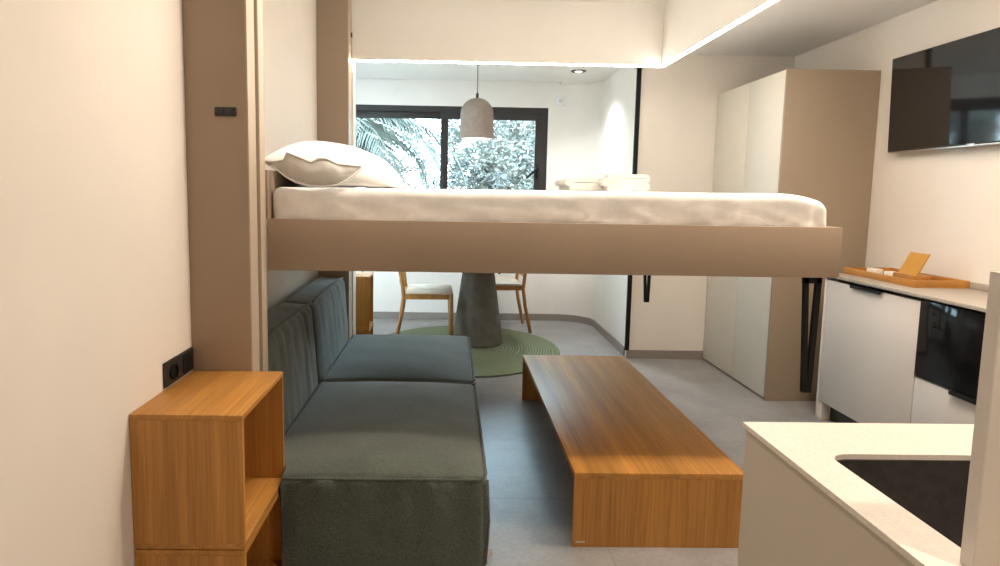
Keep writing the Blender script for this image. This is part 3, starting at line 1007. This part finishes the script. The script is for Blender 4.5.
th = thing('thermostat', 'small white sensor box on the wall right of the window', 'thermostat', (1.066, YW, 2.21))
MB().box(1.026, 1.112, YW - .028, YW - .001, 2.168, 2.252, .005).build('housing', 'white_plastic', th)
MB().box(1.05, 1.088, YW - .030, YW - .028, 2.19, 2.23, .001).build('display', 'cabinet', th)

# small dark-leaved plant beyond the far boxes
pt_ = thing('potted_plant', 'dark-leaved plant poking out behind the far oak boxes', 'plant', (-1.02, 6.15, 0))
MB(6.15).lathe([(.0, .002), (.085, .002), (.11, .20), (.10, .20), (.09, .17), (.0, .17)], -1.02, 6.15, 28, False).build('pot', 'cone', pt_)
st = MB(6.15)
st.tube([(-1.02, 6.15, .17), (-.86, 6.15, .45), (-.70, 6.14, .66)], .005)
st.build('stem', 'black', pt_)
lv = MB(6.15)
random.seed(4)
for k, (dx, dz, l) in enumerate(((.10, .03, .09), (.11, -.01, .08), (.06, .02, .07), (-.08, .03, .10), (.02, .07, .09))):
    b = Vector((-.70, 6.14, .66))
    e = b + Vector((dx, random.uniform(-.03, .03), dz)).normalized() * (l + .03)
    d = (e - b).normalized()
    s = d.cross(Vector((0, 1, 0))).normalized()
    mid = (b + e) / 2
    lv.rings([[b + s * .001, b + Vector((0, .002, 0)), b - s * .001], [mid + s * .016, mid + Vector((0, .004, 0)), mid - s * .016], [e + s * .001, e + Vector((0, .002, 0)), e - s * .001]])
lv.build('leaves', 'black', pt_)

# ------------------------------------------------------------------ garden outside
struct('ground_garden', MB().box(-9, 9, 7.75, 24, -.12, -.02), 'grass')
struct('garden_wall', MB().box(-9, 9, 20, 20.2, -.05, 1.1), 'plaster')

def palm(cx, cy, ch, label, fronds, seed):
    random.seed(seed)
    t = thing('palm_tree', label, 'palm', (cx, cy, -.02))
    rg = []
    for i in range(15):
        z = -.02 + (ch + .1) * i / 14
        r = .19 + (.03 if i % 2 else 0)
        rg.append([(cx + r * math.cos(2 * PI * j / 14), cy + r * math.sin(2 * PI * j / 14), z) for j in range(14)])
    MB().rings(rg).build('trunk', 'bark', t)
    for az, el, L in fronds:
        m = MB()
        d = Vector((math.cos(az), math.sin(az), 0))
        P = []
        p = Vector((cx, cy, ch))
        e = el
        n = 26
        for i in range(n + 1):
            P.append(p.copy())
            p = p + (d * math.cos(e) + Vector((0, 0, math.sin(e)))) * L / n
            e -= 1.75 / n * (1 + .5 * i / n)
        m.tube(P, .022, 6, .004)
        for i in range(2, n + 1):
            for sub in (0, .5):
                if i == n and sub: continue
                q = P[i] if not sub else (P[i] + P[i + 1]) / 2
                tan = (P[min(i + 1, n)] - P[i - 1]).normalized()
                side = tan.cross(Vector((0, 0, 1))).normalized()
                f = i / n
                ll = .52 * math.sin(PI * min(1, .18 + .80 * f)) ** .7 + .05
                for s in (-1, 1):
                    dr = (side * s * .80 + tan * .62 + Vector((0, 0, -.18 + random.uniform(-.12, .12)))).normalized()
                    nrm = dr.cross(tan).normalized()
                    wv = dr.cross(nrm).normalized() * .0105
                    a = q
                    b = q + dr * ll * .55
                    c = q + dr * ll + Vector((0, 0, -.12 * ll))
                    vs = [m.bm.verts.new(v) for v in (a + wv * .5, b + wv, c, b - wv, a - wv * .5)]
                    m.bm.faces.new(vs)
        m.build('frond', 'palm', t, False)
    return t
palm(-1.85, 9.7, 2.05, 'feathery palm tree outside the left window pane',
     [(R_d(a), R_d(e), l) for a, e, l in ((-12, 40, 2.2), (14, 28, 2.2), (-38, 30, 2.0), (38, 45, 2.3), (-55, 55, 1.4), (80, 40, 2.3), (130, 45, 2.0), (180, 35, 2.0), (225, 55, 1.4), (-2, 12, 1.9), (-25, 62, 2.3), (25, 60, 2.5), (55, 20, 2.2), (-8, 22, 2.3), (6, 18, 1.6), (-20, 14, 2.2), (18, 8, 2.0), (-30, 10, 1.7), (4, 48, 2.6), (-16, 4, 1.6), (-22, 30, 2.6), (2, 34, 2.7))], 3)

def leafy(name, cx, cy, zc, rx, ry, rz, n, size, mat, label, seed, cat='tree', trunk=True):
    random.seed(seed)
    t = thing(name, label, cat, (cx, cy, -.02), 'garden trees and bushes')
    if trunk:
        m = MB().tube([(cx, cy, -.02), (cx + .1, cy, zc * .5), (cx, cy, zc)], .10, 10, .04)
        for k in range(9):
            a = random.uniform(0, 2 * PI)
            m.tube([(cx, cy, zc * random.uniform(.5, .95)), (cx + math.cos(a) * rx * .5, cy + math.sin(a) * ry * .5, zc + random.uniform(-.2, .5) * rz), (cx + math.cos(a) * rx * .9, cy + math.sin(a) * ry * .9, zc + random.uniform(-.1, .8) * rz)], .03, 6, .006)
        m.build('trunk', 'bark', t)
    f = MB()
    cl = []
    for k in range(46):
        while True:
            v = Vector((random.uniform(-1, 1), random.uniform(-1, 1), random.uniform(-1, 1)))
            if .25 < v.length < 1: break
        cl.append((Vector((cx + v.x * rx, cy + v.y * ry, zc + v.z * rz)), random.uniform(.2, .42) * max(rx, rz) * .6))
    for k in range(n):
        c, r = random.choice(cl)
        v = Vector((random.gauss(0, 1), random.gauss(0, 1), random.gauss(0, 1))).normalized() * r * random.uniform(.5, 1)
        p = c + v
        if p.y < 8.0 or p.z < 0: continue
        a = Vector((random.gauss(0, 1), random.gauss(0, 1), random.gauss(0, .7))).normalized()
        b = a.cross(Vector((random.gauss(0, 1), random.gauss(0, 1), random.gauss(0, 1)))).normalized()
        s = size * random.uniform(.6, 1.3)
        vs = [f.bm.verts.new(q) for q in (p - a * s, p + b * s * .4, p + a * s, p - b * s * .4)]
        f.bm.faces.new(vs)
    f.build('foliage', mat, t, False)
    return t
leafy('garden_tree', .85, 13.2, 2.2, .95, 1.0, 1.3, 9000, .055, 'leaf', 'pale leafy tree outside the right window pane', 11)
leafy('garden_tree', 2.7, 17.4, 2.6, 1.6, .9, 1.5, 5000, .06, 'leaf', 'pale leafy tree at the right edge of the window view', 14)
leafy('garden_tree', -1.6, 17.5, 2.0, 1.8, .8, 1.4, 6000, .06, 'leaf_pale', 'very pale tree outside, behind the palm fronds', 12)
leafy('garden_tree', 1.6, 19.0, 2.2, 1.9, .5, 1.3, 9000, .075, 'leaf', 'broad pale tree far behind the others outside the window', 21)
leafy('garden_bush', .35, 11.0, 1.25, .62, .5, .52, 4200, .04, 'leaf2', 'darker rounded bush low in the right window pane', 13, 'bush')
